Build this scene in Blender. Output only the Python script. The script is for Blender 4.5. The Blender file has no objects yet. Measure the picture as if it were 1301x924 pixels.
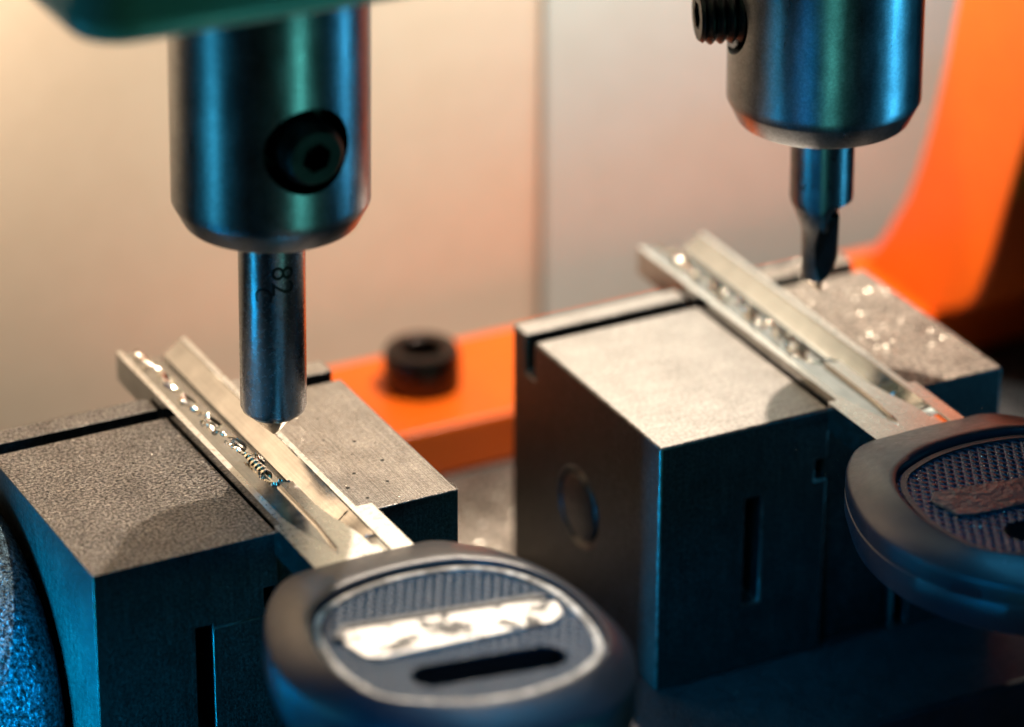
import bpy, bmesh, math, random
from mathutils import Vector, Matrix, noise
R = math.radians
random.seed(7)
SC = bpy.context.scene
COL = SC.collection

# ------------------------------------------------------------------ materials
def new_mat(name):
    m = bpy.data.materials.new(name); m.use_nodes = True
    nt = m.node_tree
    return m, nt, nt.nodes['Principled BSDF']

def N(nt, typ, **kw):
    n = nt.nodes.new(typ)
    for k, v in kw.items():
        if k in n.inputs: n.inputs[k].default_value = v
        else: setattr(n, k, v)
    return n

def coords(nt, scale=(1, 1, 1), rot=(0, 0, 0)):
    tc = N(nt, 'ShaderNodeTexCoord'); mp = N(nt, 'ShaderNodeMapping')
    mp.inputs['Scale'].default_value = scale; mp.inputs['Rotation'].default_value = rot
    nt.links.new(tc.outputs['Object'], mp.inputs['Vector'])
    return mp.outputs['Vector']

def noise_tex(nt, vec, scale, detail=4, rough=.6):
    n = N(nt, 'ShaderNodeTexNoise'); n.inputs['Scale'].default_value = scale
    n.inputs['Detail'].default_value = detail; n.inputs['Roughness'].default_value = rough
    nt.links.new(vec, n.inputs['Vector']); return n.outputs['Fac']

def ramp(nt, fac, stops):
    r = N(nt, 'ShaderNodeValToRGB'); cr = r.color_ramp
    while len(cr.elements) < len(stops): cr.elements.new(.5)
    for e, (p, c) in zip(cr.elements, stops):
        e.position = p
        e.color = (c, c, c, 1) if isinstance(c, (int, float)) else (*c, 1)
    nt.links.new(fac, r.inputs['Fac']); return r.outputs['Color']

def bump(nt, bsdf, h, strength, dist, prev=None):
    b = N(nt, 'ShaderNodeBump'); b.inputs['Strength'].default_value = strength
    b.inputs['Distance'].default_value = dist
    nt.links.new(h, b.inputs['Height'])
    if prev is not None: nt.links.new(prev, b.inputs['Normal'])
    nt.links.new(b.outputs['Normal'], bsdf.inputs['Normal'])
    return b.outputs['Normal']

def metal(name, c1, c2, r1, r2, grain=60, gstr=.5, gdist=.01, stretch=(1, 1, 1), big=3.0, met=1.0, fine=None, speck=None, scratch=None):
    """steel with patchy tone, patchy gloss and a fine grain in relief"""
    m, nt, b = new_mat(name)
    b.inputs['Metallic'].default_value = met
    v = coords(nt); vs = coords(nt, stretch)
    n1 = noise_tex(nt, v, big, 6, .65)
    col = ramp(nt, n1, [(.3, c1), (.7, c2)])
    def mul(col, fac):
        mx = N(nt, 'ShaderNodeMix', data_type='RGBA', blend_type='MULTIPLY')
        mx.inputs[0].default_value = 1
        nt.links.new(col, mx.inputs[6]); nt.links.new(fac, mx.inputs[7]); return mx.outputs[2]
    if speck:                      # blasted / dusty grain: real light and dark grains
        lo, hi, sc_ = speck
        col = mul(col, ramp(nt, noise_tex(nt, v, sc_, 2, .8), [(.38, lo), (.52, (lo + hi) / 2), (.64, hi)]))
    if scratch:                    # long fine tool marks and handling scratches
        ax_, lo = scratch
        vv = coords(nt, (60, 1.2, 60) if ax_ == 'y' else (1.2, 60, 60) if ax_ == 'x' else (60, 60, 1.5), (0, 0, .04))
        col = mul(col, ramp(nt, noise_tex(nt, vv, 1.0, 3, .7), [(.40, lo), (.56, 1.0)]))
    nt.links.new(col, b.inputs['Base Color'])
    n2 = noise_tex(nt, coords(nt, (1, 1, .25)) if name.startswith('turned') else v, big * 5, 5, .6)
    nt.links.new(ramp(nt, n2, [(.3, r1), (.7, r2)]), b.inputs['Roughness'])
    g = noise_tex(nt, vs, grain, 3, .7)
    nrm = bump(nt, b, g, gstr, gdist)
    if fine:
        w = N(nt, 'ShaderNodeTexWave', wave_type='BANDS', bands_direction='X')
        w.inputs['Scale'].default_value = fine; w.inputs['Distortion'].default_value = 1.2
        w.inputs['Detail Scale'].default_value = 2.0
        nt.links.new(v, w.inputs['Vector'])
        bump(nt, b, w.outputs['Fac'], .55, .010, nrm)
    return m

M = {}
M['cast'] = metal('sandblasted_steel', (.22, .20, .18), (.36, .33, .30), .26, .46, grain=32, gstr=1.0, gdist=.06, speck=(.3, 2.3, 38))
M['milled'] = metal('milled_steel', (.36, .33, .30), (.52, .48, .44), .34, .52, grain=50, gstr=.35, gdist=.01, fine=16, speck=(.7, 1.2, 40), scratch=('y', .75))
M['ground'] = metal('ground_steel', (.35, .33, .31), (.46, .435, .41), .38, .52, grain=50, gstr=.30, gdist=.01, speck=(.72, 1.22, 34), scratch=('x', .85))
M['dusty'] = metal('dusty_steel', (.17, .15, .13), (.30, .27, .235), .40, .6, grain=24, gstr=.7, gdist=.03, speck=(.4, 1.8, 22))
M['knob'] = metal('cast_iron_blue_grey', (.035, .065, .08), (.07, .11, .14), .30, .45, grain=30, gstr=1.0, gdist=.035, met=.7, speck=(.2, 3.0, 26))
M['nickel'] = metal('nickel_silver', (.44, .44, .435), (.64, .635, .625), .12, .24, grain=20, gstr=.05, gdist=.001, stretch=(6, .3, 1), big=4, scratch=('y', .86))
M['shaded_steel'] = metal('shaded_clamp_steel', (.014, .0135, .013), (.032, .030, .028), .38, .54, grain=30, gstr=.45, gdist=.015, met=.3, speck=(.4, 1.9, 34), scratch=('z', .6))  # dark base colour stands in for the shade on the clamp sides
M['worn_edge'] = metal('bare_worn_edge', (.06, .058, .055), (.22, .21, .20), .35, .5, grain=14, gstr=.6, gdist=.02, big=9)
M['nickel_lit'] = metal('nickel_silver_lit', (.80, .76, .70), (.90, .87, .82), .24, .36, grain=30, gstr=.15, gdist=.004, big=5, speck=(.9, 1.06, 30), scratch=('y', .9))  # same nickel made paler for the lamplight on the upper flats
M['shaving'] = metal('bright_shaving', (.90, .80, .62), (.95, .90, .80), .08, .22, grain=40, gstr=.2, gdist=.01)
M['turned'] = metal('turned_steel', (.15, .16, .17), (.30, .31, .32), .27, .36, grain=30, gstr=.14, gdist=.003, stretch=(1, 1, 9), big=2, speck=(.85, 1.12, 40))
M['shank'] = metal('ground_shank_steel', (.24, .25, .26), (.36, .37, .38), .2, .3, grain=30, gstr=.2, gdist=.004, stretch=(1, 1, 6), big=6)
M['tool'] = metal('dark_tool_steel', (.10, .10, .10), (.17, .17, .17), .25, .38, grain=40, gstr=.15, gdist=.004)
M['blackened'] = metal('blackened_steel', (.012, .012, .012), (.03, .028, .026), .34, .5, grain=40, gstr=.3, gdist=.006)
M['tip'] = metal('carbide_tip', (.55, .47, .38), (.85, .76, .66), .15, .28, grain=26, gstr=.3, gdist=.01)
M['dark_base'] = metal('black_painted_base', (.012, .013, .015), (.03, .03, .033), .45, .7, grain=30, gstr=.5, gdist=.02, met=0)
M['dust'] = metal('metal_dust', (.8, .72, .6), (.9, .85, .75), .25, .4, grain=10, gstr=.1, gdist=.01)

def plastic(name, c1, c2, r1, r2, grain=50, gstr=.3, gdist=.006, coat=0.0, spec=.5):
    m = metal(name, c1, c2, r1, r2, grain, gstr, gdist, met=0)
    b = m.node_tree.nodes['Principled BSDF']
    b.inputs['Coat Weight'].default_value = coat; b.inputs['Coat Roughness'].default_value = .2
    b.inputs['Specular IOR Level'].default_value = spec
    return m
M['bow'] = plastic('black_moulded_plastic', (.008, .014, .022), (.016, .022, .034), .28, .42, grain=60, gstr=.35, gdist=.008, spec=.7)
M['bow'].node_tree.nodes['Principled BSDF'].inputs['IOR'].default_value = 1.5
M['orange'] = plastic('orange_powder_coat', (.93, .130, .004), (.96, .150, .005), .32, .42, grain=40, gstr=.15, gdist=.006)
M['green'] = plastic('green_enamel', (.26, .66, .52), (.28, .70, .55), .32, .42, grain=14, gstr=.12, gdist=.01, coat=.3)
M['cream'] = plastic('cream_panel', (.64, .55, .43), (.67, .58, .46), .55, .65, grain=30, gstr=.1, gdist=.01, spec=.2)
M['grey'] = plastic('light_grey_panel', (.50, .54, .50), (.53, .575, .54), .5, .6, grain=30, gstr=.1, gdist=.01, spec=.25)
M['ring'] = metal('painted_glint_line', (.55, .50, .44), (.75, .70, .62), .35, .5, grain=30, gstr=.3, gdist=.01, met=0, speck=(.25, 1.15, 6))  # highlight along the recess edge, put into a pale colour
M['bolt'] = metal('brown_black_bolt', (.035, .026, .024), (.075, .055, .048), .28, .4, grain=30, gstr=.3, gdist=.01)
M['ring_dark'] = plastic('black_line', (.03, .03, .03), (.06, .06, .06), .3, .45, grain=30, gstr=.4, gdist=.01, spec=.7)

def mesh_panel(name, c, gl):
    """moulded crosshatch grip pattern"""
    m, nt, b = new_mat(name)
    b.inputs['Base Color'].default_value = (*c, 1)
    b.inputs['Roughness'].default_value = gl; b.inputs['Specular IOR Level'].default_value = .6
    outs = []
    for ang in (28, -38):
        v = coords(nt, (1, 1, 1), (0, 0, R(ang)))
        w = N(nt, 'ShaderNodeTexWave', wave_type='BANDS', bands_direction='X')
        w.inputs['Scale'].default_value = 4.4; w.inputs['Distortion'].default_value = .5
        nt.links.new(v, w.inputs['Vector']); outs.append(w.outputs['Fac'])
    mx = N(nt, 'ShaderNodeMath', operation='MULTIPLY')
    nt.links.new(outs[0], mx.inputs[0]); nt.links.new(outs[1], mx.inputs[1])
    nrm = bump(nt, b, mx.outputs[0], 1.0, .035)
    g = noise_tex(nt, coords(nt), 38, 3, .7)
    bump(nt, b, g, .5, .018, nrm)
    return m
M['grip'] = mesh_panel('crosshatched_plastic', (.008, .048, .095), .26)

def worn_foil(name):
    m, nt, b = new_mat(name)
    v = coords(nt)
    n = noise_tex(nt, v, 5.5, 6, .66)
    f = ramp(nt, n, [(.46, 0.0), (.495, 1.0)])
    mix = N(nt, 'ShaderNodeMix', data_type='RGBA')
    nt.links.new(f, mix.inputs[0])
    mix.inputs[6].default_value = (.02, .02, .02, 1); mix.inputs[7].default_value = (.86, .80, .72, 1)
    nt.links.new(mix.outputs[2], b.inputs['Base Color'])
    nt.links.new(ramp(nt, f, [(0, 0.0), (1, .35)]), b.inputs['Metallic'])
    b.inputs['Roughness'].default_value = .38
    bump(nt, b, n, .5, .03)
    return m
M['foil'] = worn_foil('worn_silver_foil')
mf = plastic('shaded_worn_patch', (.02, .028, .034), (.05, .06, .07), .3, .4, grain=9, gstr=.5, gdist=.03, spec=.8)  # worn band on the right head, its shade put into the colour
M['patch'] = mf

# ------------------------------------------------------------------ object helpers
def tag(o, label=None, cat=None, group=None, kind=None):
    if label: o['label'] = label
    if cat: o['category'] = cat
    if group: o['group'] = group
    if kind: o['kind'] = kind
    return o

def thing(name, label, cat, loc=(0, 0, 0), rot=(0, 0, 0), group=None):
    o = bpy.data.objects.new(name, None); COL.objects.link(o)
    o.location = loc; o.rotation_euler = rot
    o.empty_display_size = .2
    return tag(o, label, cat, group)

def obj(name, bm, mat, parent=None, smooth=True, bevel=0, seg=2, ang=35, loc=None):
    me = bpy.data.meshes.new(name)
    bmesh.ops.recalc_face_normals(bm, faces=bm.faces)
    bm.to_mesh(me); bm.free()
    me.materials.append(M[mat] if isinstance(mat, str) else mat)
    o = bpy.data.objects.new(name, me); COL.objects.link(o)
    if parent: o.parent = parent
    if loc: o.location = loc
    if bevel:
        b = o.modifiers.new('b', 'BEVEL'); b.width = bevel; b.segments = seg
        b.limit_method = 'ANGLE'; b.angle_limit = R(ang)
    if smooth:
        for p in me.polygons: p.use_smooth = True
        if hasattr(me, 'set_sharp_from_angle'): me.set_sharp_from_angle(angle=R(ang))
    return o

def cut(o, cutters):
    """carve recesses out of a mesh (exact boolean, applied); the cutters are deleted"""
    old = list(o.modifiers)
    keep = [(m.width, m.segments, m.angle_limit) for m in old if m.type == 'BEVEL']
    for m in old: o.modifiers.remove(m)
    cos = []
    for bm in cutters:
        me = bpy.data.meshes.new('c'); bmesh.ops.recalc_face_normals(bm, faces=bm.faces); bm.to_mesh(me); bm.free()
        c = bpy.data.objects.new('c', me); COL.objects.link(c); cos.append(c)
        c.parent = o.parent
        md = o.modifiers.new('x', 'BOOLEAN'); md.operation = 'DIFFERENCE'; md.solver = 'EXACT'; md.object = c
    bpy.context.view_layer.update()
    dg = bpy.context.evaluated_depsgraph_get()
    me = bpy.data.meshes.new_from_object(o.evaluated_get(dg))
    o.modifiers.clear(); o.data = me
    for c in cos: bpy.data.objects.remove(c)
    for p in me.polygons: p.use_smooth = True
    me.set_sharp_from_angle(angle=R(35))
    for w, s, a in keep:
        b = o.modifiers.new('b', 'BEVEL'); b.width = w; b.segments = s; b.limit_method = 'ANGLE'; b.angle_limit = a
    return o

def box(bm, x0, x1, y0, y1, z0, z1):
    vs = [bm.verts.new(p) for p in ((x0, y0, z0), (x1, y0, z0), (x1, y1, z0), (x0, y1, z0), (x0, y0, z1), (x1, y0, z1), (x1, y1, z1), (x0, y1, z1))]
    for f in ((0, 3, 2, 1), (4, 5, 6, 7), (0, 1, 5, 4), (1, 2, 6, 5), (2, 3, 7, 6), (3, 0, 4, 7)):
        bm.faces.new([vs[i] for i in f])
    return bm
def BX(*a): return box(bmesh.new(), *a)

def prism(bm, pts, axis, a0, a1):
    """extrude a 2-D outline along an axis"""
    def P(p, a):
        return {'x': (a, p[0], p[1]), 'y': (p[0], a, p[1]), 'z': (p[0], p[1], a)}[axis]
    A = [bm.verts.new(P(p, a0)) for p in pts]; B = [bm.verts.new(P(p, a1)) for p in pts]
    n = len(pts)
    bm.faces.new(A[::-1]); bm.faces.new(B)
    for i in range(n): bm.faces.new((A[i], A[(i + 1) % n], B[(i + 1) % n], B[i]))
    return bm

def lathe(bm, prof, n=72, axis='z', org=(0, 0, 0)):
    """prof: (radius, height) list, closed at the axis when radius is 0"""
    rings = []
    ex = {'z': lambda r, a, h: (r * math.cos(a), r * math.sin(a), h),
          'y': lambda r, a, h: (r * math.cos(a), h, r * math.sin(a)),
          'x': lambda r, a, h: (h, r * math.cos(a), r * math.sin(a))}[axis]
    for r, h in prof:
        if r < 1e-6: rings.append([bm.verts.new(Vector(ex(0, 0, h)) + Vector(org))])
        else: rings.append([bm.verts.new(Vector(ex(r, 2 * math.pi * k / n, h)) + Vector(org)) for k in range(n)])
    for A, B in zip(rings, rings[1:]):
        for k in range(n):
            k2 = (k + 1) % n
            if len(A) == 1 and len(B) == 1: continue
            if len(A) == 1: bm.faces.new((A[0], B[k], B[k2]))
            elif len(B) == 1: bm.faces.new((A[k], A[k2], B[0]))
            else: bm.faces.new((A[k], A[k2], B[k2], B[k]))
    return bm

def smooth_loop(pts, n=10):
    out = []; m = len(pts)
    for i in range(m):
        p0, p1, p2, p3 = (Vector(pts[(i + k - 1) % m]) for k in range(4))
        for j in range(n):
            t = j / n
            out.append(.5 * ((2 * p1) + (p2 - p0) * t + (2 * p0 - 5 * p1 + 4 * p2 - p3) * t * t + (3 * p1 - p0 - 3 * p2 + p3) * t ** 3))
    return out

def inset_loop(pts, d):
    """move each point inwards along its normal (outline is clockwise or not: towards the centroid side)"""
    c = sum(pts, Vector((0, 0))) / len(pts); out = []; m = len(pts)
    for i in range(m):
        t = (pts[(i + 1) % m] - pts[i - 1]).normalized()
        n = Vector((-t.y, t.x))
        if n.dot(c - pts[i]) < 0: n = -n
        out.append(pts[i] + n * d)
    return out

def stack(bm, loops, cap0=True, cap1=True):
    rings = [[bm.verts.new(p) for p in L] for L in loops]
    n = len(rings[0])
    for A, B in zip(rings, rings[1:]):
        for k in range(n): bm.faces.new((A[k], A[(k + 1) % n], B[(k + 1) % n], B[k]))
    if cap0: bm.faces.new(rings[0][::-1])
    if cap1: bm.faces.new(rings[-1])
    return bm

def shade_sides(o, side, zmin=-.001):
    """machined bright upper faces; shade of the sides put into a darker steel"""
    o.data.materials.append(M[side]); o.data.materials.append(M['worn_edge'])
    for m_ in o.modifiers:
        if m_.type == 'BEVEL': m_.material = 2
    for p in o.data.polygons:
        if not (p.normal.z > .9 and p.center.z > zmin): p.material_index = 1

# ------------------------------------------------------------------ camera
f_px = 4947.753
cx, cy, cz = -9.014079, -24.323019, 14.512634
pit, az, roll = .4582153, .4775503, .0035753
d = Vector((math.sin(az) * math.cos(pit), math.cos(az) * math.cos(pit), -math.sin(pit)))
r = Vector((math.cos(az), -math.sin(az), 0)); u = r.cross(d)
r2 = r * math.cos(roll) + u * math.sin(roll); u2 = -r * math.sin(roll) + u * math.cos(roll)
cam = bpy.data.cameras.new('camera'); co = bpy.data.objects.new('camera', cam); COL.objects.link(co)
mw = Matrix((r2, u2, -d)).transposed().to_4x4(); mw.translation = (cx, cy, cz)
co.matrix_world = mw
cam.sensor_width = 36; cam.lens = f_px / 1301 * 36; cam.clip_end = 500; cam.clip_start = .5
cam.dof.use_dof = True; cam.dof.focus_distance = 30.85; cam.dof.aperture_fstop = .1369 / .88
SC.camera = co

# ------------------------------------------------------------------ setting
FZ = -2.28
o = obj('base_plate', box(bmesh.new(), 3.25, 8.75, 1.8, 6.35, -3.0, FZ), 'dusty', bevel=.02)
tag(o, kind='structure')
bm = BX(-6, 18, -1.36, 6.35, -3.2, FZ - .006)
o = obj('machine_bed', bm, 'dark_base', bevel=.05); tag(o, kind='structure')
o = obj('ground', BX(-30, 40, -30, 20, -4.2, -4.0), 'dark_base'); tag(o, kind='structure')

def back_panel(name, x0, x1, mat, label, y=6.4, bev=.1):
    bm = BX(x0, x1, y, y + .8, -3.2, 9)
    o = obj(name, bm, mat, bevel=bev, seg=8)
    return tag(o, label, 'panel')
back_panel('back_panel', -14, 7.262, 'cream', 'blurred cream back panel filling the left half behind the machine', bev=.22)
back_panel('back_panel', 7.27, 30, 'grey', 'blurred light grey back panel on the right of the vertical seam', y=6.47, bev=.03)

# ------------------------------------------------------------------ clamps
def clamp(name, label, X, Y, xl, xa, xb, xr, mats, flat_bottom=FZ):
    t = thing(name, label, 'clamp', (X, Y, 0), group='key clamps of the duplicating machine')
    H = flat_bottom + .003
    prof = [(0, H), (0, 0), (2.2, 0), (2.2, -.36), (2.37, -.36), (2.37, 0), (2.6, 0), (2.6, H)]
    L = obj('fixed_jaw', prism(bmesh.new(), prof, 'x', xl, xa), mats[0], t, bevel=.022, seg=3)
    cuts = [BX(.82, .97, -.2, .6, -1.66, -.67), BX(xa - .12, xa + .2, -.2, .6, -.64, -.46)]
    if X == 0: cuts.append(BX(.97, xa + .1, -.2, .010, -.712, -.702))
    ring = bmesh.new(); lathe(ring, [(.29, -.2), (.35, -.2), (.35, .05), (.29, .05), (.29, -.2)], 48, 'x', (xl, 1.38, -1.2))
    cuts.append(ring)
    cut(L, cuts)
    prof2 = [(0, H), (0, 0), (2.2, 0), (2.2, -.36), (2.37, -.36), (2.37, 0), (2.6, 0), (2.6, H)]
    Rj = obj('movable_jaw', prism(bmesh.new(), prof2, 'x', xb, xr), mats[1], t, bevel=.03, seg=3)
    cut(Rj, [BX(2.33, 2.46, -.2, .5, -2.25, -1.5)])
    shade_sides(L, 'shaded_steel'); shade_sides(Rj, 'shaded_steel')
    obj('clamp_body', BX(xa + .002, xb - .002, .10, 2.5, H, -.17), 'shaded_steel', t, bevel=.02)
    return t, L, Rj
cl, cll, clr = clamp('key_clamp', 'front left steel clamp with sandblasted top and blue lit side, left of the other clamp', 0, 0, 0, 1.525, 2.20, 3.10, ('cast', 'milled'))
cr_, crl, crr = clamp('key_clamp', 'rear right steel clamp with smooth pale top and round plug on its dark side', 4.865, -.12, 0, 1.60, 2.30, 3.29, ('ground', 'dusty'))
for jaw in (cll,):   # small edge nicks and casting unevenness in relief come from the material
    pass
# round plug in the side of the right clamp
pl = obj('round_plug', lathe(bmesh.new(), [(0, -.012), (.26, -.012), (.285, .0), (.285, .06), (0, .06)], 48, 'x', (0, 1.38, -1.2)), 'shaded_steel', cr_)
for k, (px, py) in enumerate([(2.62, 1.62), (2.50, 1.25), (2.72, 1.12), (2.86, 1.02), (2.60, .92), (2.78, .72), (2.48, .62), (2.33, .42), (2.40, .2), (2.66, .38), (2.90, 1.45)]):
    rr = .006 + .010 * random.random()
    bm = lathe(bmesh.new(), [(0, .0012), (rr, .0012), (rr * .9, -.003), (0, -.003)], 7, 'z', (0, 0, 0))
    for v in bm.verts: v.co.x *= 1 + .5 * random.random(); v.co.y *= 1 + .4 * random.random()
    obj('pit_mark', bm, 'blackened', cl, loc=(px, py, 0))

# big round boss on the left of the left clamp
t = thing('clamp_boss', 'rough rounded cast boss lit blue at the left edge beside the left clamp', 'machine part', (-.03, 2.05, -1.75))
obj('boss_body', lathe(bmesh.new(), [(0, 0), (1.36, 0), (1.40, -.02), (1.50, -.13), (1.53, -.25), (1.53, -2.2), (1.45, -2.35), (0, -2.35)], 128, 'x'), 'knob', t)
obj('boss_collar', lathe(bmesh.new(), [(0, .028), (1.30, .028), (1.30, -.02), (0, -.02)], 96, 'x'), 'blackened', t)

# ------------------------------------------------------------------ keys
def interp(tab, y):
    if y <= tab[0][0]: return tab[0][1]
    for (a, va), (b, vb) in zip(tab, tab[1:]):
        if y <= b: return va + (vb - va) * (y - a) / (b - a)
    return tab[-1][1]
EDGE = [(.56, .36), (.62, .25), (.80, .215), (1.02, .235), (1.12, .34), (1.17, .33), (1.20, .25), (1.42, .22), (1.47, .31), (1.52, .27), (1.70, .20),
        (1.88, .19), (1.94, .27), (2.02, .25), (2.14, .19), (2.34, .17), (2.40, .24), (2.5, .22), (2.66, .17), (2.84, .2), (2.9, .23), (3.1, .17), (3.4, .2)]
EDGE2 = [(.56, .36), (.70, .22), (.92, .16), (1.1, .30), (1.22, .18), (1.45, .28), (1.6, .16), (1.8, .20), (1.92, .30), (2.1, .18), (2.32, .16), (2.5, .27), (2.7, .16), (3.0, .24), (3.4, .18)]
def sstep(a, b, x):
    t = min(1, max(0, (x - a) / (b - a))); return t * t * (3 - 2 * t)
def blade_z(x, y, W, edge):
    """height of the blade's upper face; x from its left edge"""
    top = .10
    x = x * .64 / W
    z = top
    # left groove, running out towards the head
    la = .056 + .12 * (1 - sstep(-.70, .10, y)); lb = .265 - .03 * (1 - sstep(-.66, .0, y)) - .05 * (1 - sstep(-.72, -.55, y))
    right_end = .372 if y > .60 else lb
    fl = .066 + .034 * (1 - sstep(-.72, -.42, y))
    if la < x < right_end:
        z = fl
        if x < la + .012 and y > -.45: z = fl - .045
    # right groove with a sloping face up to the right wall
    ra = .376 + .11 * (1 - sstep(-.62, .2, y)); rb = .588
    zr = -.02 + .12 * (1 - sstep(-.70, -.25, y))
    if -.062 < y < -.045: zr -= .014
    if ra < x < rb:
        s = (x - ra) / (rb - ra)
        z = zr + (.088 - zr) * max(0, (s - .26) / .74) ** 1.1
        if s < .24: z -= .06 * sstep(-.6, .1, y)
    elif lb <= x <= ra and y > .60 and x >= .372: z = zr
    # cut track: the floor's right part milled away along a wavy line, with tool ribs on its sloping wall
    if y > .56:
        e = interp(edge, y)
        if e < x < ra:
            k = min(1, (x - e) / .105)
            z = .066 - .105 * k + (.010 * math.sin(y * 150) if k < 1 else 0) * math.sin(math.pi * k)
        elif e - .022 < x <= e:
            z += .014 + .009 * math.sin(y * 61 + math.sin(y * 23) * 2)
    return z

def blade(parent, W, edge, sl, sr, ang=24):
    bm = bmesh.new()
    nx = 118; rows = []
    ys = [-.95 + .01 * i for i in range(89)] + [-.066, -.060, -.058] + [-.05 + .0085 * i for i in range(399)]
    for y in ys:
        shoulder = y < -.059
        xl, xr = (-sl, W + sr) if shoulder else (0, W)
        if not shoulder and y > 3.18: xl = (y - 3.18) * .05
        row = []
        for i in range(nx + 1):
            x = i / nx * W
            if i == 0: x = xl
            elif i == nx: x = xr
            z = blade_z(min(max(x, 0.0), W) if shoulder else x, y, W, edge)
            row.append((x, y, z))
        rows.append(row)
    G = [[bm.verts.new(p) for p in row] for row in rows]
    Bt = [[bm.verts.new((row[0][0], row[0][1], -.155)), bm.verts.new((row[-1][0], row[0][1], -.155))] for row in rows]
    for a in range(len(G) - 1):
        for i in range(nx): bm.faces.new((G[a][i], G[a][i + 1], G[a + 1][i + 1], G[a + 1][i]))
        bm.faces.new((G[a][0], G[a + 1][0], Bt[a + 1][0], Bt[a][0]))
        bm.faces.new((G[a][nx], Bt[a][1], Bt[a + 1][1], G[a + 1][nx]))
        bm.faces.new((Bt[a][0], Bt[a + 1][0], Bt[a + 1][1], Bt[a][1]))
    bm.faces.new([v for v in G[0]][::-1] + [Bt[0][0], Bt[0][1]])
    bm.faces.new([v for v in G[-1]] + [Bt[-1][1], Bt[-1][0]])
    o = obj('blade', bm, 'nickel', parent, ang=ang)
    o.data.materials.append(M['nickel_lit']); o.data.materials.append(M['shaving'])
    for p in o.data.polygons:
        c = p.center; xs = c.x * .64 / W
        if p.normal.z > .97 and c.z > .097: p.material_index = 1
        elif c.y > .58 and p.normal.z > .2 and 0 < xs < .39:
            e = interp(edge, c.y)
            if e - .024 < xs < e + .12 and xs < .372: p.material_index = 2
    return o

BOW = [(-.56, -.80), (-.30, -.785), (0, -.775), (.34, -.785), (.60, -.80), (.80, -.96), (1.02, -1.24), (1.17, -1.62), (1.235, -2.0), (1.25, -2.4), (1.22, -2.8), (1.10, -3.16), (.92, -3.42),
       (.66, -3.62), (.30, -3.70), (-.10, -3.70), (-.46, -3.60), (-.76, -3.38), (-1.02, -3.08), (-1.19, -2.72), (-1.27, -2.30), (-1.24, -1.90), (-1.12, -1.50), (-.94, -1.14), (-.74, -.90)]
REC = [(-.64, -1.54), (-.30, -1.41), (.12, -1.38), (.55, -1.47), (.84, -1.72), (1.0, -2.1), (1.02, -2.5), (.97, -2.86), (.82, -3.15), (.45, -3.34), (-.05, -3.37), (-.50, -3.22), (-.84, -2.98), (-.96, -2.66), (-.985, -2.30), (-.92, -1.92), (-.80, -1.68)]
def resample(loop, n, start):
    """n points evenly spaced by direction from the centre"""
    c = Vector((.02, -2.35)); out = []
    m = len(loop)
    for k in range(n):
        a = start + 2 * math.pi * k / n; dv = Vector((math.cos(a), math.sin(a)))
        best = None
        for i in range(m):
            p, q = loop[i] - c, loop[(i + 1) % m] - c
            e = q - p; den = dv.x * e.y - dv.y * e.x
            if abs(den) < 1e-9: continue
            t = (p.x * e.y - p.y * e.x) / den; w_ = (p.x * dv.y - p.y * dv.x) / den
            if t > 0 and -1e-6 <= w_ <= 1 + 1e-6: best = t
        out.append(c + dv * (best or 1))
    return out
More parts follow.
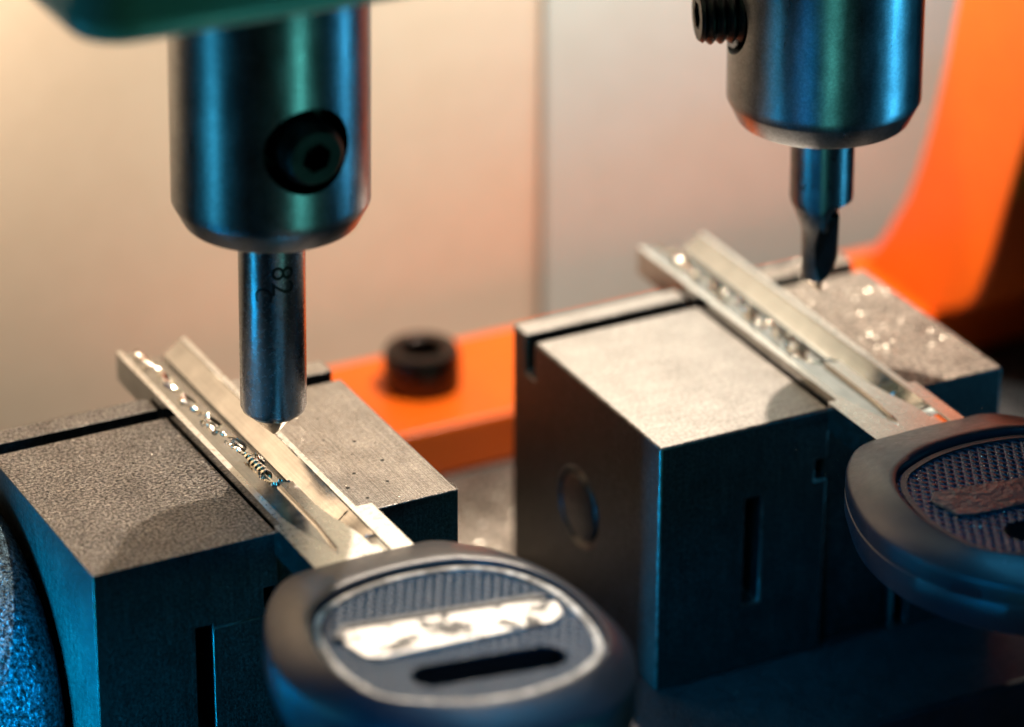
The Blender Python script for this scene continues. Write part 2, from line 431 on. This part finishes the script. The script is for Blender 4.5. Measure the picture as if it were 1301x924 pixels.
def bow(parent, xc, dark, zt=.28):
    NB = 220
    out = resample(smooth_loop(BOW, 8), NB, 0); rec = resample(smooth_loop(REC, 8), NB, 0)
    def mixl(f, z): return [Vector((a.x * (1 - f) + b.x * f + xc, a.y * (1 - f) + b.y * f, z)) for a, b in zip(out, rec)]
    bm = bmesh.new()
    # underside, waist seam, side, narrow edge radius, wide sloping rim, edge of the recess, recess floor
    stack(bm, [mixl(.40, -.36), mixl(.10, -.32), mixl(0, -.20), mixl(0, -.075), mixl(.02, -.068), mixl(.02, -.056), mixl(0, -.05), mixl(0, .05), mixl(.02, .085), mixl(.07, .115),
               mixl(.80, .262), mixl(.88, .27), mixl(.95, .262), mixl(.97, .25), mixl(.99, .20)], True, True)
    b = obj('bow', bm, 'bow', parent, ang=38)
    zt = .262
    slot = []
    for k in range(32):
        a = 2 * math.pi * k / 32
        ex = .42 if math.cos(a) > 0 else -.42
        slot.append((ex + .16 * math.cos(a), .16 * math.sin(a)))
    ca, sa = math.cos(R(-9)), math.sin(R(-9))
    sl = [(xc + .05 + p[0] * ca - p[1] * sa, -2.86 + p[0] * sa + p[1] * ca) for p in slot]
    cut(b, [prism(bmesh.new(), sl, 'z', -.6, .6)])
    # grip panel, lying in the recess
    zp = zt - .062
    pl = [p for p in inset_loop(rec, .004)]
    bm = bmesh.new(); stack(bm, [[Vector((p.x + xc, p.y, zp - .02)) for p in pl], [Vector((p.x + xc, p.y, zp + .012)) for p in pl]])
    g = obj('grip_panel', bm, 'grip', parent)
    cut(g, [prism(bmesh.new(), sl, 'z', -.6, .6)])
    # oval line: recess edge highlight painted pale on the left head
    bm = bmesh.new()
    A = inset_loop(rec, .022); B = inset_loop(rec, .072)
    rings = [[bm.verts.new((p.x + xc, p.y, z)) for p in Q] for Q, z in ((A, zp + .008), (A, zp + .03), (B, zp + .03), (B, zp + .008))]
    n = len(A)
    for k in range(4):
        P, Q = rings[k], rings[(k + 1) % 4]
        for i in range(n): bm.faces.new((P[i], P[(i + 1) % n], Q[(i + 1) % n], Q[i]))
    rg = obj('oval_line', bm, 'ring_dark' if dark else 'ring', parent)
    # label band with its rubbed off writing; the right head's copy is darkened for its shade
    band = [(-.70, -2.44), (-.76, -2.16), (-.66, -2.04), (.80, -2.27), (.90, -2.36), (.86, -2.52), (.74, -2.60), (-.58, -2.50)]
    bm = bmesh.new(); prism(bm, [(xc + p[0], p[1] + .07) for p in band], 'z', zp + .013, zp + .034)
    lb = obj('name_band', bm, 'patch' if dark else 'foil', parent, bevel=.008)
    bm = bmesh.new(); prism(bm, [(xc - .80, -2.04), (xc - .68, -1.91), (xc + .80, -2.14), (xc + .86, -2.20), (xc + .78, -2.19), (xc - .66, -1.965), (xc - .74, -2.08)], 'z', zp + .013, zp + .05)
    if dark: bm.free()
    else: obj('band_shade', bm, 'ring_dark', parent)  # black strip painted for the shadow line above the band
    return b

def make_key(label, X, Y, W, edge, sl, sr, dark, bowc):
    t = thing('key_blank', label, 'key', (X, Y, 0), group='keys held in the two clamps')
    blade(t, W, edge, sl, sr)
    bow(t, bowc, dark)
    return t
k1 = make_key('front left key with pale oval glint line and worn white band on its blurred black head', 1.54, 0, .64, EDGE, .055, .135, False, .33)
k2 = make_key('rear right key cut off by the frame, glittering crosshatch on its dark blue lit head', 6.485, -.12, .69, EDGE2, .085, .07, True, .36)

# metal shavings in the cut tracks
def ribbon(turns, rad, w, ln, th=.004):
    bm = bmesh.new(); n = int(26 * turns) + 8; R_ = []
    for i in range(n + 1):
        t = i / n; a = 2 * math.pi * turns * t
        rr = rad * (1 - .45 * t) * (1 + .12 * math.sin(a * 2.3))
        c = Vector((rr * math.cos(a), ln * (t - .5), rr * math.sin(a)))
        nv = Vector((math.cos(a), 0, math.sin(a)))
        R_.append([bm.verts.new(c + nv * s1 * th + Vector((0, s2 * w * (.7 + .3 * math.sin(i * 1.7)), 0))) for s1, s2 in ((-1, -1), (1, -1), (1, 1), (-1, 1))])
    for A, B in zip(R_, R_[1:]):
        for k in range(4): bm.faces.new((A[k], A[(k + 1) % 4], B[(k + 1) % 4], B[k]))
    bm.faces.new(R_[0]); bm.faces.new(R_[-1][::-1])
    return bm
def chips(X, Y, spots, label, group, big=1.0):
    for (x, y, s) in spots:
        bm = ribbon(.7 + random.random() * .8, .040 * s * big, .016 * s, .05 * s)
        o = obj('metal_shaving', bm, 'shaving', ang=60)
        o.location = (X + x, Y + y, .045 + .034 * s * big)
        o.rotation_euler = (random.uniform(-.5, .5), random.uniform(0, 6), random.uniform(-1.2, 1.2))
        tag(o, label, 'metal shaving', group)
sp1 = [(.20, 1.45, .6), (.19, 1.66, .7), (.17, 1.86, .75), (.20, 2.02, .5), (.16, 2.26, .7), (.18, 2.5, .5), (.15, 2.72, .5), (.14, 3.0, .6), (.15, 3.2, .8)]
chips(1.54, 0, sp1, 'tiny bright curled shaving in the cut track of the left key blade', 'shavings along the left key blade')
bm = bmesh.new(); RW = []
for i in range(73):
    t_ = i / 72; y_ = .34 * (t_ - .5); rad_ = .056 * (1 - .3 * t_) + .005 * math.sin(t_ * 2 * math.pi * 6)
    row = []
    for q_, s_ in [(k / 10, 1) for k in range(11)] + [(1 - k / 10, -1) for k in range(11)]:
        a_ = R(-25 + 190 * q_ - 30 * t_); rr_ = rad_ - (.006 if s_ < 0 else 0)
        row.append(bm.verts.new((rr_ * math.cos(a_) + .02 * t_, y_, rr_ * math.sin(a_) * 1.1)))
    RW.append(row)
for A_, B_ in zip(RW, RW[1:]):
    for k in range(22): bm.faces.new((A_[k], A_[(k + 1) % 22], B_[(k + 1) % 22], B_[k]))
bm.faces.new(RW[0]); bm.faces.new(RW[-1][::-1])
o = obj('ribbed_shaving', bm, 'shaving', ang=60); o.location = (1.54 + .235, .97, .055); o.rotation_euler = (R(6), 0, R(8))
tag(o, 'largest shaving, ribbed and greenish gold, in the left blade groove below the steel pin', 'metal shaving')
sp2 = [(.20, .95, 1.1), (.24, 1.12, 1.2), (.17, 1.2, 1.0), (.22, 1.42, 1.2), (.17, 1.5, 1.0), (.21, 1.75, 1.1), (.23, 1.98, 1.1), (.17, 2.1, 1.2), (.2, 2.2, 1.1), (.22, 2.42, 1.2), (.16, 2.55, 1.1), (.2, 2.9, 1.2), (.22, 3.05, 1.1)]
chips(6.485, -.12, sp2, 'tiny blurred bright shaving in the cut track of the right key blade', 'shavings along the right key blade', 1.1)

# ------------------------------------------------------------------ spindles
def hex_socket(org, axis, r=.13, depth=.2):
    pass
def chuck(label, X, Y, zb, zch, rad, zt, tilt, screw_dir, screw_out, screw_z, sr, hole_r):
    t = thing('tool_chuck', label, 'chuck', (X, Y, 0), group='tool chucks of the machine')
    t.rotation_mode = 'AXIS_ANGLE'
    ax = Vector((math.sin(az), math.cos(az), 0)); t.rotation_axis_angle = (tilt, *ax)
    rb = rad - .085
    prof = [(0, zb + .02), (.30, zb + .02), (.32, zb), (rb - .012, zb), (rb, zb + .012), (rad - .010, zch - .01), (rad, zch + .01)] + [(rad, zch + .08 + k * .07) for k in range(int((zt - zch - .1) / .07))] + [(rad, zt), (0, zt)]
    b = obj('chuck_body', lathe(bmesh.new(), prof, 120), 'turned', t, ang=20)
    sd = Vector((screw_dir[0], screw_dir[1], 0)).normalized()
    q = Vector((0, 0, 1)).rotation_difference(sd).to_matrix().to_4x4()
    def put(bm):
        bmesh.ops.transform(bm, matrix=Matrix.Translation((0, 0, screw_z)) @ q, verts=bm.verts); return bm
    cut(b, [put(lathe(bmesh.new(), [(0, .30), (hole_r, .30), (hole_r, rad + .3), (0, rad + .3)], 64))])
    b.data.materials.append(M['blackened'])            # inside of the screw hole, its shade put into a black colour
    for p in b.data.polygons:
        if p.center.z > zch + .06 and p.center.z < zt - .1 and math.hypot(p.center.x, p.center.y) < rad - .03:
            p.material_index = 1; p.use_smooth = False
    # threaded set screw with hex socket
    e = screw_out; prof = [(0, .32), (sr * .8, .32)]
    z = .34; pitch = .085
    while z < e - .06:
        prof += [(sr * .86, z), (sr, z + pitch * .38), (sr, z + pitch * .55), (sr * .86, z + pitch * .95)]
        z += pitch
    prof += [(sr * .93, e - .03), (sr * .84, e), (0, e)]
    s = obj('set_screw', put(lathe(bmesh.new(), prof, 64)), 'blackened', t, ang=50)
    hx = [(sr * .50 * math.cos(math.pi / 3 * k + .3), sr * .50 * math.sin(math.pi / 3 * k + .3)) for k in range(6)]
    cut(s, [put(prism(bmesh.new(), hx, 'z', e - .22, e + .1))])
    return t
TL, TR = R(-.75), R(.75)
c1 = chuck('left steel chuck under the green head, recessed dark hex screw facing the viewer', 2.0, 1.1, 2.14, 2.31, .775, 4.66, -TL, (-.02, -1), .90, 2.99, .245, .35)
c2 = chuck('right steel chuck without housing in view, threaded screw sticking out of its left side', 6.91, .83, 2.17, 2.35, .80, 5.2, -TR, (-.95, .31), 1.07, 3.13, .245, .34)

# tracer pin (left)
t = thing('tracer_pin', 'plain round steel pin with small conical tip under the left chuck', 'tool', (2.0, 1.1, 0))
t.rotation_mode = 'AXIS_ANGLE'; t.rotation_axis_angle = (-TL, math.sin(az), math.cos(az), 0)
obj('shank', lathe(bmesh.new(), [(0, .475), (.235, .475), (.25, .482), (.265, .52), (.265, 2.3), (0, 2.3)], 96), 'shank', t, ang=25)
obj('conical_tip', lathe(bmesh.new(), [(0, .245), (.012, .25), (.20, .44), (.21, .49), (0, .49)], 64), 'tip', t, ang=25)
# engraved characters on the shank
def engraved(txt, z0, ang0, size, parent):
    cu = bpy.data.curves.new('txt', 'FONT'); cu.body = txt; cu.size = size; cu.extrude = 0; cu.resolution_u = 6
    to = bpy.data.objects.new('txt', cu); COL.objects.link(to)
    bpy.context.view_layer.update()
    me = bpy.data.meshes.new_from_object(to.evaluated_get(bpy.context.evaluated_depsgraph_get()))
    bpy.data.objects.remove(to)
    bm = bmesh.new(); bm.from_mesh(me)
    bmesh.ops.subdivide_edges(bm, edges=bm.edges, cuts=2)
    rr = .2662
    for v in bm.verts:
        # writing runs downwards along the pin
        a = ang0 + (v.co.y) / rr
        v.co = Vector((rr * math.cos(a), rr * math.sin(a), z0 - v.co.x))
    return obj('engraved_mark', bm, 'blackened', parent, smooth=False)
fa = math.atan2(-math.cos(az), -math.sin(az))
engraved('82', 1.84, fa + .05, .26, t)
engraved('C', 1.66, fa - .45, .20, t)

# end mill (right)
t = thing('engraving_cutter', 'dark fluted cutter with a pointed tip under the right chuck', 'tool', (6.91, .83, 0))
t.rotation_mode = 'AXIS_ANGLE'; t.rotation_axis_angle = (-TR, math.sin(az), math.cos(az), 0)
rv = Vector((math.cos(az), -math.sin(az), 0)); fv = Vector((-math.sin(az), -math.cos(az), 0))
bm = bmesh.new(); n = 64; loops = []
def ringp(rad_l, rad_r, z, dz=0, front=1.0, off=0):
    L = []
    for k in range(n):
        a = 2 * math.pi * k / n
        cxx, sy = math.cos(a), math.sin(a)
        rr = rad_r if cxx > 0 else rad_l
        yy = sy * .265 * (front if sy > 0 else 1)
        L.append(rv * (rr * cxx + off) + fv * yy + Vector((0, 0, z + dz * cxx)))
    return L
loops = [ringp(.262, .268, 2.35), ringp(.262, .268, 1.46, .0), ringp(.255, .266, 1.435, .01), ringp(.247, .205, 1.41, .01), ringp(.238, .150, 1.385, .0), ringp(.205, .147, 1.30, .0, .95), ringp(.175, .147, 1.22, 0, .85), ringp(.158, .147, 1.15, .0, .7),
         ringp(.152, .147, .98, 0, .5), ringp(.150, .130, .90, 0, .42), ringp(.148, .075, .77, 0, .36), ringp(.148, .045, .70, 0, .3)]
stack(bm, loops, True, True)
obj('cutter_body', bm, 'tool', t, ang=30)
bm = bmesh.new()
L0 = ringp(.148, .045, .701, 0, .3); a = [bm.verts.new(p) for p in L0]; tp = bm.verts.new(rv * .015 + Vector((0, 0, .565)))
for k in range(n): bm.faces.new((a[k], a[(k + 1) % n], tp))
obj('cutting_point', bm, 'tip', t, ang=30)
# flute: black slab in place of a hollow, front right of the cutter
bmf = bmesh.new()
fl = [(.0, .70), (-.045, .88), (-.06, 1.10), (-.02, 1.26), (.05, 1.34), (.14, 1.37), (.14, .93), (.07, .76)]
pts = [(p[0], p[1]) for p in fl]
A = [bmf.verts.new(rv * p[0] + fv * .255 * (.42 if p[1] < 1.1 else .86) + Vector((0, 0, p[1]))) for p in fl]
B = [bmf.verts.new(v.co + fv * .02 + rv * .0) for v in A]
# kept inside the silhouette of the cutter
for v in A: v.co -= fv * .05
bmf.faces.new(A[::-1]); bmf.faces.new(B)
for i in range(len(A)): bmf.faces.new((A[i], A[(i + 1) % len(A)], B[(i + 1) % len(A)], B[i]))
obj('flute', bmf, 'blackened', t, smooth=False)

# green machine head
t = thing('machine_head', 'dark green enamelled machine housing with rounded corner at the top left', 'machine housing', (0, 0, 4.60))
plan = []
x0, x1, y0, y1 = -.20, 2.75, -.99, 2.1
for (ccx, ccy, a0, rr) in ((x1 - .5, y1 - .5, 0, .5), (x0 + .5, y1 - .5, 90, .5), (x0 + .42, y0 + .46, 180, .42), (x1 - .2, y0 + .2, 270, .2)):
    for k in range(13):
        a = R(a0 + 90 * k / 12); plan.append(Vector((ccx + rr * math.cos(a), ccy + rr * math.sin(a) - .02 * (ccx > 1) , 0)))
bm = bmesh.new()
def PL(dn, z): return [Vector((p.x, p.y, z)) for p in inset_loop([Vector((q.x, q.y)) for q in plan], dn)] if dn else [Vector((p.x, p.y, z)) for p in plan]
stack(bm, [PL(.16, .0), PL(.06, .015), PL(.015, .06), PL(0, .12), PL(0, .20), PL(.03, .24), PL(.03, 2.2), PL(.3, 2.5)])
obj('housing_shell', bm, 'green', t, ang=40)

# ------------------------------------------------------------------ orange bracket
t = thing('orange_bracket', 'orange painted casting behind the clamps with a curved arm rising at right', 'machine part', (5.2, 4.95, FZ))
def loc(bm):
    bmesh.ops.translate(bm, vec=-Vector((5.2, 4.95, FZ)), verts=bm.verts); return bm
obj('bracket_foot', loc(BX(2.6, 12.8, 4.10, 5.72, FZ + .003, -1.765)), 'orange', t, bevel=.05, seg=4)
# arm: outline in the y-z plane
back = [(5.62, -1.80), (5.38, -1.68), (5.21, -1.51), (5.0, -1.22), (4.86, -1.0), (4.70, -.757), (4.52, -.35), (4.36, .116), (4.17, .8), (4.02, 1.51), (3.9, 2.2), (3.8, 3.2)]
front = [(2.1, 3.2), (2.35, 2.2), (2.5, 1.4), (2.784, .471), (3.0, -.2), (3.18, -.807), (3.36, -1.25), (3.5, -1.45), (3.85, -1.66), (4.12, -1.78)]
bm = bmesh.new()
prism(bm, back + front, 'x', 10.3, 11.55)
obj('lever_arm', loc(bm), 'orange', t, bevel=.16, seg=5, ang=50)
sb = obj('socket_bolt', loc(lathe(bmesh.new(), [(0, -1.76), (.36, -1.76), (.365, -1.74), (.36, -1.42), (.33, -1.375), (.22, -1.365), (.195, -1.39), (.19, -1.62), (0, -1.62)], 64, 'z', (5.2, 4.97, 0))), 'bolt', t, ang=40)

# ------------------------------------------------------------------ metal dust, too fine to count
def dust(name, label, regs):
    bm = bmesh.new()
    for (n_, fx, s0, s1, *sg) in regs:
        for _ in range(n_):
            p = Vector(fx()); s = random.uniform(s0, s1)
            q = Matrix.Rotation(random.gauss(0, sg[0] if sg else .38), 3, Vector((random.gauss(0, 1), random.gauss(0, 1), .01)).normalized()) @ Matrix.Rotation(random.uniform(0, 6), 3, 'Z')
            vs = [bm.verts.new(p + q @ Vector(v) * s) for v in ((1, 0, 0), (-.5, .8, .1), (-.6, -.7, 0), (0, 0, .10))]
            for f in ((0, 1, 2), (0, 1, 3), (1, 2, 3), (2, 0, 3)): bm.faces.new([vs[i] for i in f])
    o = obj(name, bm, 'dust', smooth=False)
    return tag(o, label, 'dust', kind='stuff')
U = random.uniform
dust('metal_dust', 'fine glittering metal dust lying on the clamps, keys and machine base', [
    (70, lambda: (U(7.2, 8.1), U(0, 2.35), .004), .004, .012),
    (200, lambda: (U(7.3, 8.1), U(.5, 2.35), .006), .012, .022),
    (700, lambda: (U(5.95, 7.6), U(-3.3, -1.75), .232), .003, .007, .8),  # flakes added for the glints of the right head's crosshatch
    (60, lambda: (U(5.6, 7.4), U(-1.6, -.95), .21), .002, .004),
    (320, lambda: (U(4.2, 5.6), U(2.3, 4.05), FZ + .01), .010, .026),
    (400, lambda: (U(9.4, 12), U(1.2, 4.08), FZ + .01), .014, .032),
    (16, lambda: (U(7.0, 8.1), U(2.28, 2.5), .006), .012, .022),
    (90, lambda: (U(8.2, 12), U(-1, 4), FZ + .01), .006, .018),
    (60, lambda: (U(3.2, 6.4), U(2.6, 4.0), FZ + .01), .006, .018),
    (420, lambda: (U(0.03, 1.5), U(0.03, 2.15), .003), .002, .005),
    (60, lambda: (U(4.9, 6.4), U(-.08, 2.0), .003), .002, .005),
    (50, lambda: (U(2.25, 3.05), U(0.05, 2.15), .003), .002, .006),
    (50, lambda: (U(4, 9), U(-1.3, -.2), FZ + .01), .003, .008),
    (60, lambda: (U(0.05, 3.05), -.003, U(-2, -.05)), .002, .004),
    (30, lambda: (U(4.9, 8.1), -.123, U(-2, -.05)), .002, .004),
])

# ------------------------------------------------------------------ light
w = bpy.data.worlds.new('World'); SC.world = w; w.use_nodes = True
bg = w.node_tree.nodes['Background']; bg.inputs[0].default_value = (.50, .55, .48, 1); bg.inputs[1].default_value = .012

def aim(o, tgt):
    o.rotation_euler = (Vector(tgt) - o.location).to_track_quat('-Z', 'Y').to_euler()
def lamp(name, typ, loc_, tgt, energy, color, **kw):
    l = bpy.data.lights.new(name, typ); l.energy = energy; l.color = color
    for k, v in kw.items(): setattr(l, k, v)
    o = bpy.data.objects.new(name, l); COL.objects.link(o); o.location = loc_; aim(o, tgt); return o
WARM = (1, .83, .67)
lamp('desk_lamp', 'SPOT', (7.8, 8.8, 17), (4, .5, 0), 23500, WARM, shadow_soft_size=.2, spot_size=R(60), spot_blend=.2)
lamp('wall_fill', 'SPOT', (-.8, 2.2, 7.8), (.2, 6.4, 4.0), 7300, (1, .78, .59), shadow_soft_size=.4, spot_size=R(74), spot_blend=1)  # added spot, brightens the upper left of the cream panel and the arm
lamp('wall_fill', 'SPOT', (7.4, 2.8, 8.8), (8.4, 6.3, 2.2), 8200, (1, .93, .80), shadow_soft_size=.4, spot_size=R(84), spot_blend=.9)  # added spot, brightens the grey panel and the orange arm
lamp('blue_lamp', 'AREA', (-7, 1.0, .2), (0, .9, -.2), 88, (.04, .42, .68), shape='RECTANGLE', size=1.8, size_y=6, spread=R(110))
lamp('blue_lamp', 'AREA', (-4.5, .3, -1.2), (0, 1.2, -1.6), 520, (.0, .40, .85), shape='RECTANGLE', size=2.4, size_y=1.4, spread=R(48))  # extra low lamp added to turn the boss and clamp side blue
lamp('blue_lamp', 'AREA', (-4, -8, .5), (2, -3.2, 0), 30, (.0, .38, 1), shape='RECTANGLE', size=2.2, size_y=1.2, spread=R(36))
lamp('blue_lamp', 'AREA', (12.6, -3.4, .6), (5.5, .6, 2.8), 26, (.05, .42, .75), shape='RECTANGLE', size=.6, size_y=5, spread=R(50))
lamp('blue_lamp', 'AREA', (3.2, -4.6, 7.0), (4.0, -2.7, 0), 50, (.05, .45, .85), shape='RECTANGLE', size=5, size_y=1.6, spread=R(70))
lamp('teal_lamp', 'AREA', (3.3, -7.5, .0), (3.3, .8, 4.0), 20, (.14, .80, .68), shape='RECTANGLE', size=.6, size_y=4, spread=R(85))

SC.view_settings.view_transform = 'Standard'; SC.view_settings.look = 'None'
SC.view_settings.exposure = 0; SC.view_settings.gamma = 1
